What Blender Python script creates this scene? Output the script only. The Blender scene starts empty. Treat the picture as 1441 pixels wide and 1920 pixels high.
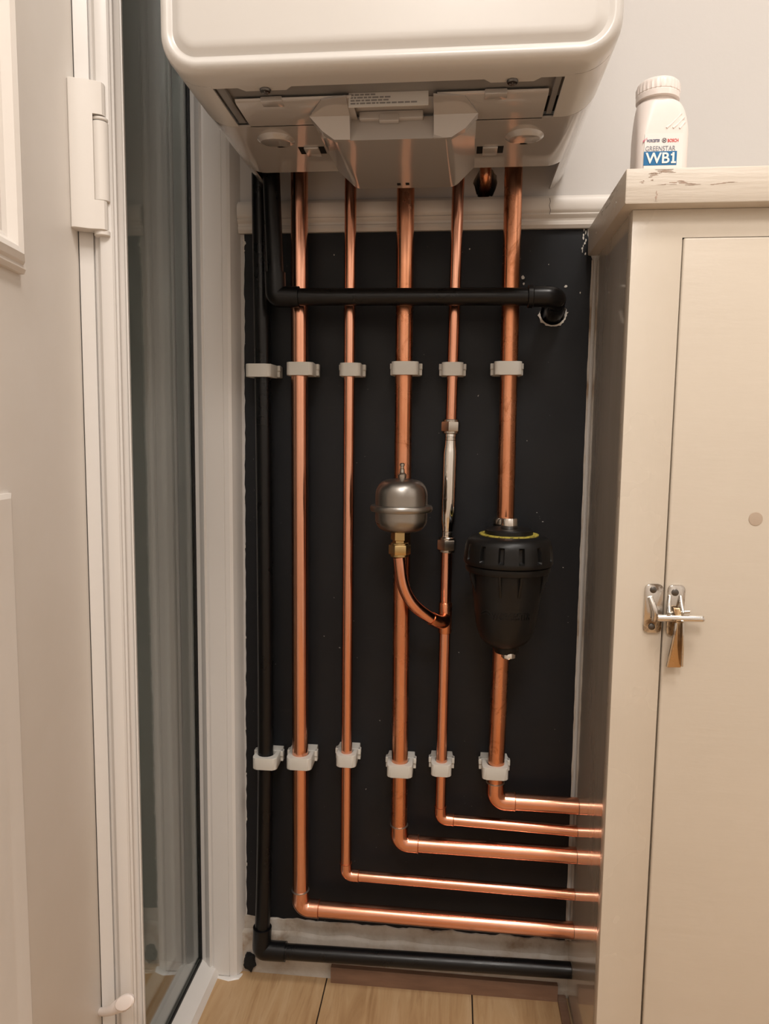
import bpy, bmesh, math, random
from mathutils import Vector, Matrix, noise
random.seed(7)
scene = bpy.context.scene
COL = scene.collection
PI = math.pi

# ------------------------------------------------------------------ camera
FPX = 1339.43
PITCH, YAW, ROLL = (math.radians(a) for a in (5.75373731, 5.50107256, -0.68413518))
CAM = Vector((0.0, -0.98, 0.8011))
cp, sp, cy, sy = math.cos(PITCH), math.sin(PITCH), math.cos(YAW), math.sin(YAW)
fwd = Vector((-sy * cp, cy * cp, -sp)); rt = Vector((cy, sy, 0)); dn = fwd.cross(rt)
cr, sr = math.cos(ROLL), math.sin(ROLL)
AX = cr * rt + sr * dn
AY = -sr * rt + cr * dn

def ray(px, py):
    return AX * ((px - 720.5) / FPX) + AY * ((py - 960) / FPX) + fwd
def P(px, py, Y=0.0):
    r = ray(px, py); return CAM + r * ((Y - CAM.y) / r.y)
def PX(px, py, X):
    r = ray(px, py); return CAM + r * ((X - CAM.x) / r.x)
def PZ(px, py, Z):
    r = ray(px, py); return CAM + r * ((Z - CAM.z) / r.z)

cam_data = bpy.data.cameras.new('camera')
cam = bpy.data.objects.new('camera', cam_data); COL.objects.link(cam)
m = Matrix((AX, -AY, -fwd)).transposed().to_4x4(); m.translation = CAM
cam.matrix_world = m
cam_data.sensor_fit = 'VERTICAL'; cam_data.sensor_height = 36.0
cam_data.lens = FPX / 1920 * 36.0
cam_data.clip_start = 0.02
scene.camera = cam

# ------------------------------------------------------------------ materials
def lin(c):
    return tuple(((v / 255) / 12.92 if v / 255 <= .04045 else ((v / 255 + .055) / 1.055) ** 2.4) for v in c)

class Mat:
    def __init__(s, name, base, rough=.5, metal=0., **kw):
        s.m = bpy.data.materials.new(name); s.m.use_nodes = True
        s.nt = s.m.node_tree; s.n = s.nt.nodes; s.l = s.nt.links
        s.b = s.n['Principled BSDF']
        s.b.inputs['Base Color'].default_value = (*base, 1)
        s.b.inputs['Roughness'].default_value = rough
        s.b.inputs['Metallic'].default_value = metal
        for k, v in kw.items():
            s.b.inputs[k.replace('_', ' ')].default_value = v
        s.tc = s.n.new('ShaderNodeTexCoord')
    def mapping(s, scale=(1, 1, 1), loc=(0, 0, 0), rot=(0, 0, 0)):
        mp = s.n.new('ShaderNodeMapping'); mp.inputs['Scale'].default_value = scale
        mp.inputs['Location'].default_value = loc; mp.inputs['Rotation'].default_value = rot
        s.l.new(s.tc.outputs['Object'], mp.inputs[0]); return mp.outputs[0]
    def noise(s, scale, detail=4, rough=.55, vec=None, dist=0.):
        t = s.n.new('ShaderNodeTexNoise'); t.inputs['Scale'].default_value = scale
        t.inputs['Detail'].default_value = detail; t.inputs['Roughness'].default_value = rough
        t.inputs['Distortion'].default_value = dist
        s.l.new(vec if vec else s.mapping(), t.inputs['Vector']); return t.outputs['Fac']
    def ramp(s, fac, stops):
        r = s.n.new('ShaderNodeValToRGB'); e = r.color_ramp.elements
        while len(e) < len(stops): e.new(.5)
        for i, (p, c) in enumerate(stops):
            e[i].position = p; e[i].color = (*c, 1) if len(c) == 3 else c
        s.l.new(fac, r.inputs[0]); return r.outputs[0]
    def mix(s, fac, a, b):
        x = s.n.new('ShaderNodeMix'); x.data_type = 'RGBA'
        if isinstance(fac, float): x.inputs[0].default_value = fac
        else: s.l.new(fac, x.inputs[0])
        for i, v in ((6, a), (7, b)):
            if isinstance(v, tuple): x.inputs[i].default_value = (*v, 1)
            else: s.l.new(v, x.inputs[i])
        return x.outputs[2]
    def color(s, out): s.l.new(out, s.b.inputs['Base Color']); return s
    def roughness(s, fac, lo, hi):
        r = s.n.new('ShaderNodeMapRange'); r.inputs[3].default_value = lo; r.inputs[4].default_value = hi
        r.inputs[1].default_value = .3; r.inputs[2].default_value = .7
        s.l.new(fac, r.inputs[0]); s.l.new(r.outputs[0], s.b.inputs['Roughness']); return s
    def bump(s, fac, strength=.2, dist=.001):
        b = s.n.new('ShaderNodeBump'); b.inputs['Strength'].default_value = strength
        b.inputs['Distance'].default_value = dist
        if s.b.inputs['Normal'].links:
            s.l.new(s.b.inputs['Normal'].links[0].from_socket, b.inputs['Normal'])
        s.l.new(fac, b.inputs['Height']); s.l.new(b.outputs[0], s.b.inputs['Normal']); return s

W = (1, 1, 1); K = (0, 0, 0)
M = {}
# plaster walls
q = Mat('grey_white_wall_paint', (.60, .575, .55), .7); q.bump(q.noise(160, 3), .12, .001); q.bump(q.noise(9, 3), .1, .004)
M['wall'] = q.m
q = Mat('room_white_paint', (.80, .775, .745), .8); M['room'] = q.m
q = Mat('bare_plaster', (.5, .45, .39), .85)
n = q.noise(14, 6, .6)
q.color(q.ramp(n, [(.36, (.27, .19, .125)), (.46, (.45, .395, .335)), (.54, (.52, .48, .43)), (.7, (.60, .56, .51))])); q.bump(q.noise(60, 6), .5, .003)
M['plaster'] = q.m
# charcoal painted panel with small white flecks and faint scuffs
q = Mat('charcoal_paint', (.012, .0125, .014), .5, Specular_IOR_Level=.32)
base = q.ramp(q.noise(5, 5, .6), [(.3, (.0052, .0062, .0082)), (.7, (.0098, .0112, .0142))])
fleck = q.ramp(q.noise(210, 2, .5), [(.775, K), (.80, W)])
sc = q.noise(7, 4, .6, q.mapping((1, 1, 7), rot=(0, .5, 0)))
scuff = q.ramp(sc, [(.66, K), (.80, (.25, .25, .25))])
c = q.mix(scuff, base, (.045, .045, .047)); c = q.mix(fleck, c, (.42, .40, .37))
q.color(c); q.roughness(q.noise(12, 4), .42, .62); q.bump(q.noise(120, 3), .1, .001)
M['charcoal'] = q.m
# painted trim
q = Mat('white_gloss_trim_paint', (.70, .655, .60), .38); q.bump(q.noise(30, 4), .12, .002); M['trim'] = q.m
# white window plastic
q = Mat('white_window_plastic', (.66, .62, .575), .28); 
dirt = q.ramp(q.noise(11, 6, .65, q.mapping((1, 1, .25))), [(.76, K), (.92, (.2, .2, .2))])
q.color(q.mix(dirt, (.74, .71, .675), (.52, .44, .33))); M['pvc'] = q.m
q = Mat('door_skin_plastic', (.72, .65, .57), .45)
q.color(q.ramp(q.noise(7, 5, .6), [(.3, (.76, .71, .65)), (.7, (.80, .755, .705))])); q.bump(q.noise(70, 5, .6, q.mapping((1, 1, .35))), .22, .001); M['door'] = q.m
q = Mat('hinge_plastic', (.76, .72, .67), .3); M['hinge'] = q.m
q = Mat('rubber_seal', (.006, .006, .006), .6); M['rubber'] = q.m
q = Mat('dull_silver_spacer', (.32, .36, .35), .35, .6); M['spacer'] = q.m
q = Mat('window_glass', (.93, .97, .95), 0.0, 0, IOR=1.68, Transmission_Weight=1.0); M['glass'] = q.m
# cupboard paint (cream, brushed by hand)
q = Mat('cream_cupboard_paint', (.66, .565, .455), .3)
v = q.mapping((14, 14, 1.6))
q.color(q.ramp(q.noise(3, 5, .6), [(.3, (.64, .57, .475)), (.7, (.70, .63, .53))]))
q.bump(q.noise(5, 5, .6, v), .16, .002); q.bump(q.noise(24, 4), .10, .002); q.roughness(q.noise(6, 4), .22, .34)
M['cream'] = q.m
q = Mat('cream_cupboard_door_paint', (.67, .575, .465), .34)
q.color(q.ramp(q.noise(2.5, 5, .6), [(.3, (.62, .55, .455)), (.7, (.68, .605, .505))]))
q.bump(q.noise(5, 5, .6, q.mapping((2, 8, 12))), .14, .002); q.bump(q.noise(24, 4), .12, .002); M['cream_door'] = q.m
q = Mat('cream_side_paint', (.6, .5, .4), .16, Specular_IOR_Level=.75)
q.color(q.ramp(q.noise(4, 5, .6, q.mapping((1, 6, .8))), [(.3, (.54, .475, .395)), (.7, (.66, .595, .51))]))
q.bump(q.noise(9, 5, .6, q.mapping((1, 14, 1.2))), .10, .0008); q.roughness(q.noise(10, 4), .11, .2); q.b.inputs['Coat Weight'].default_value = 1.0; q.b.inputs['Coat Roughness'].default_value = .07; q.b.inputs['Coat IOR'].default_value = 1.6; M['cream_side'] = q.m
q = Mat('worn_cream_worktop_paint', (.66, .58, .47), .4)
vx = q.mapping((1.2, 10, 14))
worn = q.ramp(q.noise(4.2, 7, .68, vx), [(.69, K), (.76, (.7, .7, .7))])
q.color(q.mix(worn, q.ramp(q.noise(5, 4), [(.3, (.60, .53, .445)), (.7, (.68, .61, .52))]), (.42, .32, .25)))
q.bump(q.noise(6, 6, .65, vx), .4, .0022); M['worktop'] = q.m
q = Mat('chipped_paint', (.74, .70, .63), .7); M['chip'] = q.m
M['filler'] = Mat('tan_filler', (.50, .40, .31), .45).m
# oak laminate
q = Mat('oak_laminate', (.45, .26, .12), .38)
vy = q.mapping((9, .8, 9))
g1 = q.noise(4.5, 8, .62, vy, 1.2); g2 = q.noise(28, 4, .6, q.mapping((6, .5, 6)))
c = q.ramp(g1, [(.28, (.36, .205, .095)), (.5, (.50, .32, .165)), (.72, (.58, .40, .23))])
c = q.mix(q.ramp(g2, [(.56, K), (.72, (.55, .55, .55))]), c, (.33, .185, .085))
q.color(c); q.bump(g2, .1, .0005); M['oak'] = q.m
q = Mat('brown_stained_batten', (.17, .085, .048), .4)
q.color(q.ramp(q.noise(16, 6, .65, q.mapping((.5, 3, 3))), [(.35, (.17, .095, .062)), (.6, (.235, .135, .088)), (.75, (.34, .26, .21))])); M['batten'] = q.m
# boiler
q = Mat('boiler_white_enamel', (.64, .615, .58), .3, Coat_Weight=.25, Coat_Roughness=.12); M['enamel'] = q.m
q = Mat('boiler_glossy_cover', (.49, .455, .425), .13, Coat_Weight=.7, Coat_Roughness=.03, Coat_IOR=1.7); M['cover'] = q.m
q = Mat('boiler_grey_plate', (.24, .23, .22), .35); M['greyplate'] = q.m
q = Mat('black_void', (.004, .004, .004), .9); M['void'] = q.m
q = Mat('rating_label_paper', (.60, .57, .53), .5); M['label'] = q.m
q = Mat('dark_print', (.06, .055, .07), .6); M['print'] = q.m
# metals
def copper(name, lo, mid, hi, r0, r1, stain):
    q = Mat(name, mid, .25, 1.0)
    c = q.ramp(q.noise(9, 6, .65, q.mapping((1, 1, .5))), [(.3, lo), (.5, mid), (.7, hi)])
    st = q.ramp(q.noise(24, 6, .7, q.mapping((1, 1, .6), (3, 1, 2)), 1.5), [(1 - stain, K), (min(1, 1.03 - stain + .06), (.8, .8, .8))])
    q.color(q.mix(st, c, (.42, .15, .06)))
    q.roughness(q.noise(22, 5, .6), r0, r1); q.bump(q.noise(40, 3, .5, q.mapping((1, 1, .3))), .05, .0006)
    return q.m
M['copper'] = copper('bright_copper', (.75, .335, .205), (.82, .405, .27), (.86, .46, .33), .13, .24, .34)
M['copper_worn'] = copper('weathered_copper', (.62, .235, .11), (.76, .335, .185), (.83, .43, .28), .18, .34, .44)
q = Mat('solder', (.45, .43, .40), .4, 1.0); M['solder'] = q.m
q = Mat('flux_dark_copper', (.40, .13, .06), .4, 1.0); M['flux'] = q.m
q = Mat('chrome', (.78, .76, .73), .06, 1.0); M['chrome'] = q.m
q = Mat('nickel_nut', (.46, .42, .37), .26, 1.0); M['nickel'] = q.m
q = Mat('stainless_spun', (.33, .31, .285), .33, 1.0)
q.roughness(q.noise(20, 3, .5, q.mapping((.3, .3, 8))), .26, .40); M['steel'] = q.m
q = Mat('brass', (.52, .38, .18), .26, 1.0); M['brass'] = q.m
q = Mat('aged_chrome', (.62, .59, .55), .2, 1.0)
q.color(q.mix(q.ramp(q.noise(45, 5, .65), [(.52, K), (.62, W)]), (.68, .65, .61), (.22, .17, .13))); q.roughness(q.noise(60, 4), .08, .35); M['oldchrome'] = q.m
q = Mat('worn_brass_lever', (.62, .44, .26), .22, 1.0); q.roughness(q.noise(60, 4), .15, .35); M['lever'] = q.m
q = Mat('dark_screw', (.14, .13, .12), .35, 1.0); M['screw'] = q.m
# plastics
q = Mat('black_pipe_plastic', (.0035, .0035, .004), .3, Specular_IOR_Level=.35); q.roughness(q.noise(30, 4), .24, .40); M['blackpipe'] = q.m
q = Mat('black_filter_plastic', (.006, .0057, .0055), .4, Specular_IOR_Level=.32); q.roughness(q.noise(30, 4), .3, .46); q.bump(q.noise(300, 2), .06, .0005); M['blackfilter'] = q.m
q = Mat('yellow_ring', (.45, .36, .05), .5)
q.color(q.ramp(q.noise(260, 2), [(.52, (.50, .41, .07)), (.6, (.14, .11, .02))])); M['yellow'] = q.m
q = Mat('clip_white_plastic', (.62, .60, .55), .42, Subsurface_Weight=.15, Subsurface_Radius=(.004, .004, .003)); M['clip'] = q.m
q = Mat('bottle_plastic', (.86, .78, .73), .38, Subsurface_Weight=.1, Subsurface_Radius=(.004, .003, .003)); M['bottle'] = q.m
q = Mat('bottle_label', (.86, .81, .77), .4); M['blabel'] = q.m
def flat(name, rgb, r=.45): M[name] = Mat(name, lin(rgb), r).m
M['faint_print'] = Mat('faint_print', (.24, .225, .215), .6).m
flat('blue_ink', (0, 104, 158)); flat('white_ink', (255, 246, 238)); flat('navy_ink', (52, 50, 98)); flat('red_ink', (226, 74, 70)); flat('grey_ink', (134, 138, 146)); flat('pink_ink', (206, 106, 130)); flat('slate_ink', (92, 88, 92))

# ------------------------------------------------------------------ mesh helpers
def obj(name, bm, mat, parent=None, smooth=35, kind=None, label=None, cat=None, group=None):
    bmesh.ops.recalc_face_normals(bm, faces=bm.faces)
    me = bpy.data.meshes.new(name); bm.to_mesh(me); bm.free()
    if smooth:
        for p in me.polygons: p.use_smooth = True
        me.set_sharp_from_angle(angle=math.radians(smooth))
    me.materials.append(M[mat] if isinstance(mat, str) else mat)
    o = bpy.data.objects.new(name, me); COL.objects.link(o)
    if parent is not None:
        o.parent = parent
        o.matrix_parent_inverse = Matrix.Identity(4)
        tl = Vector(parent['_o']) if '_o' in parent else Vector()
        o.location = -tl
        o['_o'] = (0.0, 0.0, 0.0)
    else:
        o['_o'] = (0.0, 0.0, 0.0)
    tag(o, label, cat, group, kind)
    return o

def tag(o, label=None, cat=None, group=None, kind=None):
    if label: o['label'] = label
    if cat: o['category'] = cat
    if group: o['group'] = group
    if kind: o['kind'] = kind

def thing(name, loc, label=None, cat=None, group=None, kind=None):
    o = bpy.data.objects.new(name, None); COL.objects.link(o)
    o.location = loc; o['_o'] = tuple(loc); o.empty_display_size = .02
    tag(o, label, cat, group, kind); return o

def box(bm, lo, hi, bev=0., seg=2, mtx=None):
    r = bmesh.ops.create_cube(bm, size=1.0)
    vs = r['verts']; lo = Vector(lo); hi = Vector(hi); c = (lo + hi) / 2; d = hi - lo
    for v in vs: v.co = Vector((v.co.x * d.x, v.co.y * d.y, v.co.z * d.z)) + c
    if bev > 0:
        es = list({e for v in vs for e in v.link_edges})
        r2 = bmesh.ops.bevel(bm, geom=es, offset=bev, segments=seg, affect='EDGES', profile=.5)
        vs = list({v for f in r2['faces'] for v in f.verts} | {v for v in vs if v.is_valid})
    if mtx is not None: bmesh.ops.transform(bm, matrix=mtx, verts=vs)
    return bm
def B(*a, **k): return box(bmesh.new(), *a, **k)

def prism(bm, pts, d, bev=0., seg=2):
    """closed 3D polygon pts extruded by vector d"""
    d = Vector(d); a = [bm.verts.new(Vector(p)) for p in pts]; b = [bm.verts.new(Vector(p) + d) for p in pts]
    n = len(pts); fs = [bm.faces.new(a), bm.faces.new(b[::-1])]
    for i in range(n): fs.append(bm.faces.new((a[i], a[(i + 1) % n], b[(i + 1) % n], b[i])))
    if bev > 0:
        es = [e for e in set(fs[0].edges) | set(fs[1].edges)]
        bmesh.ops.bevel(bm, geom=es, offset=bev, segments=seg, affect='EDGES', profile=.5)
    return bm

def rounded(pts, r, seg=10):
    out = [Vector(pts[0])]
    for i in range(1, len(pts) - 1):
        a, p, b = Vector(pts[i - 1]), Vector(pts[i]), Vector(pts[i + 1])
        u = (a - p).normalized(); w = (b - p).normalized()
        ang = u.angle(w); t = min(r / math.tan(ang / 2), (a - p).length * .98, (b - p).length * .98); rr = t * math.tan(ang / 2)
        c = p + (u + w).normalized() * (rr / math.sin(ang / 2))
        s = p + u * t - c; e = p + w * t - c; tot = s.angle(e); ax = s.cross(e).normalized()
        for k in range(seg + 1): out.append(c + Matrix.Rotation(tot * k / seg, 3, ax) @ s)
    out.append(Vector(pts[-1])); return out

def tube(bm, pts, r, segs=28, caps=True):
    pts = [Vector(p) for p in pts]; n = len(pts)
    rs = r if isinstance(r, (list, tuple)) else [r] * n
    T = []
    for i in range(n):
        t = (pts[min(i + 1, n - 1)] - pts[max(i - 1, 0)]).normalized(); T.append(t)
    up = Vector((0, 1, 0)) if abs(T[0].y) < .9 else Vector((1, 0, 0))
    u = (up - T[0] * up.dot(T[0])).normalized(); rings = []
    for i in range(n):
        if i: u = (u - T[i] * u.dot(T[i])).normalized()
        w = T[i].cross(u)
        rings.append([bm.verts.new(pts[i] + (u * math.cos(2 * PI * k / segs) + w * math.sin(2 * PI * k / segs)) * rs[i]) for k in range(segs)])
    for a, b in zip(rings, rings[1:]):
        for k in range(segs): bm.faces.new((a[k], a[(k + 1) % segs], b[(k + 1) % segs], b[k]))
    if caps: bm.faces.new(rings[0]); bm.faces.new(rings[-1][::-1])
    return bm
def T(*a, **k): return tube(bmesh.new(), *a, **k)

def lathe(bm, prof, org, segs=48, axis=Vector((0, 0, 1)), rfun=None):
    """prof list of (r, h) along axis"""
    axis = Vector(axis).normalized(); org = Vector(org)
    a = Vector((1, 0, 0)) if abs(axis.x) < .9 else Vector((0, 1, 0))
    u = (a - axis * a.dot(axis)).normalized(); w = axis.cross(u); rings = []
    for r, h in prof:
        ring = []
        for k in range(segs):
            th = 2 * PI * k / segs; rr = rfun(r, h, th) if rfun else r
            ring.append(bm.verts.new(org + axis * h + (u * math.cos(th) + w * math.sin(th)) * rr))
        rings.append(ring)
    for a, b in zip(rings, rings[1:]):
        for k in range(segs): bm.faces.new((a[k], a[(k + 1) % segs], b[(k + 1) % segs], b[k]))
    bm.faces.new(rings[0]); bm.faces.new(rings[-1][::-1]); return bm
def L(*a, **k): return lathe(bmesh.new(), *a, **k)

def grid_loft(bm, loops, cap0=True, cap1=True):
    rs = [[bm.verts.new(Vector(p)) for p in lp] for lp in loops]; n = len(rs[0])
    for a, b in zip(rs, rs[1:]):
        for k in range(n): bm.faces.new((a[k], a[(k + 1) % n], b[(k + 1) % n], b[k]))
    if cap0: bm.faces.new(rs[0])
    if cap1: bm.faces.new(rs[-1][::-1])
    return bm

def cut(o, cutters):
    """boolean-subtract bmeshes from o, applied"""
    tmp = []
    for cbm in cutters:
        bmesh.ops.recalc_face_normals(cbm, faces=cbm.faces)
        me = bpy.data.meshes.new('cutter'); cbm.to_mesh(me); cbm.free()
        c = bpy.data.objects.new('cutter', me); COL.objects.link(c); tmp.append(c)
        md = o.modifiers.new('b', 'BOOLEAN'); md.operation = 'DIFFERENCE'; md.object = c; md.solver = 'EXACT'
    bpy.context.view_layer.update()
    dg = bpy.context.evaluated_depsgraph_get()
    me = bpy.data.meshes.new_from_object(o.evaluated_get(dg)); o.modifiers.clear(); o.data = me
    for c in tmp: bpy.data.objects.remove(c)

def text(name, s, c0, w, h, mat, parent, depth=.00012, bold=0., wrap=None, slant=0.):
    """lettering fitted to width w and height h, centred on c0, facing -Y"""
    cu = bpy.data.curves.new(name, 'FONT'); cu.body = s; cu.size = 1; cu.offset = bold; cu.extrude = .01; cu.shear = slant
    to = bpy.data.objects.new(name, cu); COL.objects.link(to); bpy.context.view_layer.update()
    me = bpy.data.meshes.new_from_object(to.evaluated_get(bpy.context.evaluated_depsgraph_get()))
    bpy.data.objects.remove(to)
    xs = [v.co.x for v in me.vertices]; ys = [v.co.y for v in me.vertices]
    x0, x1, y0, y1 = min(xs), max(xs), min(ys), max(ys)
    bm = bmesh.new(); bm.from_mesh(me)
    for v in bm.verts:
        x = ((v.co.x - x0) / (x1 - x0) - .5) * w; z = ((v.co.y - y0) / (y1 - y0) - .5) * h
        d = -depth if v.co.z > 0 else depth
        v.co = wrap(x, z, d) if wrap else Vector((c0[0] + x, c0[1] + d, c0[2] + z))
    return obj(name, bm, mat, parent, smooth=0)

# ------------------------------------------------------------------ room shell
ZF = PZ(740, 1850, 0).z
fp = P(740, 1852, -.016); ZF = fp.z
wall = obj('wall_back', B((-.75, 0, ZF - .02), (1.3, .12, 2.4)), 'wall', smooth=0, kind='structure')
h1 = P(910, 343, 0); h2 = P(1036, 586, 0)
def rough_cyl(c, r, y0, y1, n=26, jit=.08, el=1.0):
    bm = bmesh.new(); pts = []
    for k in range(n):
        rr = r * (1 + random.uniform(-jit, jit)); th = 2 * PI * k / n
        pts.append((c.x + rr * math.cos(th), y0, c.z + el * rr * math.sin(th)))
    return prism(bm, pts, (0, y1 - y0, 0))
cut(wall, [rough_cyl(h1, .0155, -.05, .09, el=1.25), rough_cyl(h2, .0165, -.05, .09)])

obj('floor', B((-.75, -2.1, ZF - .06), (1.3, 0.0, ZF - .004)), 'void', kind='structure', smooth=0)
floor = bpy.data.objects['floor']
s1 = PZ(604, 1870, ZF).x; s2 = PZ(885, 1885, ZF).x
pw = s2 - s1; xs = [s1 + pw * k for k in range(-5, 9)]
for a, b in zip(xs, xs[1:]):
    if b < -.74 or a > 1.29: continue
    o = obj('floor_plank', B((max(a, -.75) + .0009, -2.1, ZF - .012), (min(b, 1.3) - .0009, -.0005, ZF), .0006, 1), 'oak', floor)
    # shift the grain from board to board
    dx = random.uniform(-4, 4)
    o.location.z = 0
obj('ceiling', B((-.75, -2.1, 2.4), (1.3, .12, 2.45)), 'room', smooth=0, kind='structure')
obj('wall_right', B((1.2, -2.1, ZF), (1.3, 0, 2.4)), 'room', smooth=0, kind='structure')
obj('wall_front', B((-.75, -2.2, ZF), (1.3, -2.1, 2.4)), 'room', smooth=0, kind='structure')
wl = B((-.75, -2.1, ZF), (-.66, -.36, 2.4)); box(wl, (-.75, -.36, ZF), (-.385, -.31, 2.4))
obj('wall_left', wl, 'room', smooth=0, kind='structure')

# charcoal painted area of the wall under the dado rail, ragged edges
def ragged(a, b, n, amp):
    a, b = Vector(a), Vector(b); d = (b - a); nrm = Vector((-d.z, 0, d.x)).normalized(); out = []
    for k in range(n): out.append(a + d * (k / n) + nrm * (random.uniform(-amp, amp) if k else 0))
    return out
TL, TR, BR, BL = P(458, 438), P(1101, 428), P(1060, 1766), P(463, 1716)
TR2 = P(1110, 488)
pts = ragged(BL, BR, 60, .0022) + ragged(BR, TR2, 90, .0009) + ragged(TR2, TR, 5, .002) + ragged(TR, TL, 6, .0) + ragged(TL, BL, 110, .0008)
pan = obj('painted_panel', prism(bmesh.new(), [(p.x, 0.0002, p.z) for p in pts], (0, -.0014, 0)), 'charcoal', wall, smooth=0, label='charcoal grey painted lower wall')
cut(pan, [rough_cyl(h2, .0170, -.05, .09, jit=.09)])
# broken plaster rim showing round the hole, and loose flakes of paint
def flakes(name, specs, parent, mat='chip'):
    bm = bmesh.new()
    for (px, py, w, h, Y) in specs:
        c = P(px, py, Y); n = 9; pp = []
        for k in range(n):
            th = 2 * PI * k / n; rr = random.uniform(.55, 1.1)
            pp.append((c.x + w * rr * math.cos(th), c.y, c.z + h * rr * math.sin(th)))
        prism(bm, pp, (0, -.0008, 0))
    return obj(name, bm, mat, parent, smooth=0, kind='stuff')
rim = bmesh.new(); ra = []; rb = []
for k in range(25):
    th = PI * (1.02 + .98 * k / 24); r1 = .0166; r2 = .0166 + random.uniform(.0012, .0042)
    ra.append((h2.x + r1 * math.cos(th), -.0012, h2.z + r1 * math.sin(th))); rb.append((h2.x + r2 * math.cos(th), -.0012, h2.z + r2 * math.sin(th)))
prism(rim, ra + rb[::-1], (0, -.0012, 0)); obj('plaster_edge', rim, 'chip', wall, smooth=0, label='broken plaster edge of pipe hole')
fl = [(980, 520, .0022, .0030, -.0012), (981, 532, .0016, .002, -.0012), (1060, 537, .0024, .0018, -.0012), (626, 478, .0008, .001, -.0012), (880, 467, .0009, .001, -.0012),
      (1028, 496, .0006, .0008, -.0012), (1087, 549, .0008, .0016, -.0012), (1017, 978, .0009, .0007, -.0012), (1006, 961, .0007, .0005, -.0012), (1055, 1064, .0008, .0007, -.0012)]
fl += [(1093 + random.uniform(-3, 5), 431 + k * 5, random.uniform(.0006, .0016), random.uniform(.0015, .003), -.0012) for k in range(10)]
bm = bmesh.new(); sa = []; sb = []
for k in range(101):
    p_ = TR2.lerp(BR, k / 100); w_ = .0010 + .0014 * abs(noise.noise((k * .31, 2.2, 0)))
    sa.append((p_.x + .0012, -.0013, p_.z)); sb.append((p_.x - w_, -.0013, p_.z))
prism(bm, sa + sb[::-1], (0, -.0006, 0)); obj('plaster_edge', bm, 'plaster', wall, smooth=0, label='thin bare plaster edge beside the cupboard')
fl += [(457 + random.uniform(-1, 2), 445 + k * 5, random.uniform(.0008, .002), random.uniform(.002, .004), -.0012) for k in range(6)]
fl += [(457 + random.uniform(-.5, 1.0) + k * .45, 600 + k * 85, .0005, random.uniform(.0015, .004), -.0012) for k in range(13)]
flakes('paint_chip_patch', fl, wall)
nh = P(981, 525); obj('screw_hole', L([(.0025, 0), (.0025, .0005)], (nh.x, -.0014, nh.z), 14, (0, -1, 0)), 'void', wall)

# dado rail : moulded profile swept along X
def sweepx(prof, x0, x1, bm=None, dz0=0., dz1=0.):
    bm = bm or bmesh.new()
    a = [bm.verts.new((x0, y, z + dz0)) for y, z in prof]; b = [bm.verts.new((x1, y, z + dz1)) for y, z in prof]
    n = len(prof)
    for i in range(n): bm.faces.new((a[i], a[(i + 1) % n], b[(i + 1) % n], b[i]))
    bm.faces.new(a); bm.faces.new(b[::-1]); return bm
zb = P(452, 440).z; zt = P(452, 381).z; H = zt - zb
prof = [(0.001, 0), (-.006, 0), (-.0085, .004), (-.0085, .008), (-.007, .009), (-.0075, .012), (-.0105, .0145), (-.0115, .0165), (-.0105, .018), (-.0125, .020), (-.0135, H * .55), (-.0135, H - .010), (-.012, H - .005), (-.009, H - .0042), (-.0075, H - .001), (-.005, H), (0.001, H)]
xl = P(449, 410).x; xr = .2
dado = sweepx([(y, z + zb) for y, z in prof], xl, .5)
dado = obj('trim_1', dado, 'trim', smooth=28, kind='structure')
ck = [(1030, 371), (1031.5, 378), (1029.5, 385), (1031.5, 393), (1030, 402)]
obj('paint_crack', T([P(x, y, -.0137) for x, y in ck], .0003, segs=6), 'slate_ink', dado)

# rough skirting of scraped plaster
sk = bmesh.new(); n = 70; loops = []
xL, xR = P(447, 1760).x, .178
for k in range(n + 1):
    t = k / n; x = xL + (xR - xL) * t
    zt = .0905 + .0035 * noise.noise((x * 40, 0, 0)) + random.uniform(-.001, .001)
    z2 = .066 + .004 * noise.noise((x * 25, 3, 0)) + .006 * (1 - t)
    y1 = -.003 + .0008 * noise.noise((x * 60, 7, 0))
    loops.append([(x, .0, ZF), (x, -.0085, ZF), (x, -.0085, z2 - .003), (x, -.0075, z2), (x, y1 - .001, z2 + .002), (x, y1, zt), (x, 0.0, zt + .001)])
grid_loft(sk, loops); skirting = obj('baseboard_back', sk, 'plaster', smooth=45, kind='structure')
bt0 = PZ(622, 1832, ZF).x
obj('trim_2', sweepx([(-.0085, ZF), (-.017, ZF), (-.0168, ZF + .020), (-.0155, ZF + .023), (-.0085, ZF + .0235)], bt0, .163), 'batten', smooth=30, kind='structure', label='brown stained floor batten')
obj('trim_3', B((.163, -.19, ZF), (.1755, -.0085, ZF + .006), .002), 'batten', kind='structure')
# crumbled hole in the corner by the waste pipe
def blob(c, r, seed, el=(1, 1, 1)):
    bm = bmesh.new(); bmesh.ops.create_icosphere(bm, subdivisions=3, radius=1)
    for v in bm.verts:
        d = 1 + .45 * noise.noise(v.co * 2 + Vector((seed, 0, 0)))
        v.co = Vector((v.co.x * r * el[0] * d, v.co.y * r * el[1] * d, v.co.z * r * el[2] * d)) + c
    return bm
hc = P(468, 1803, -.012)
obj('corner_hole', blob(hc, .010, 2, (.9, .5, 1.3)), 'void', skirting)

# ------------------------------------------------------------------ window in left wall (side light)
GX = -.363
ZT = 2.2
win = thing('window_1', (GX, -.14, ZF), kind='structure')
def colz(prof, z0, z1):
    bm = bmesh.new(); return prism(bm, [(x, y, z0) for x, y in prof], (0, 0, z1 - z0))
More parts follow.
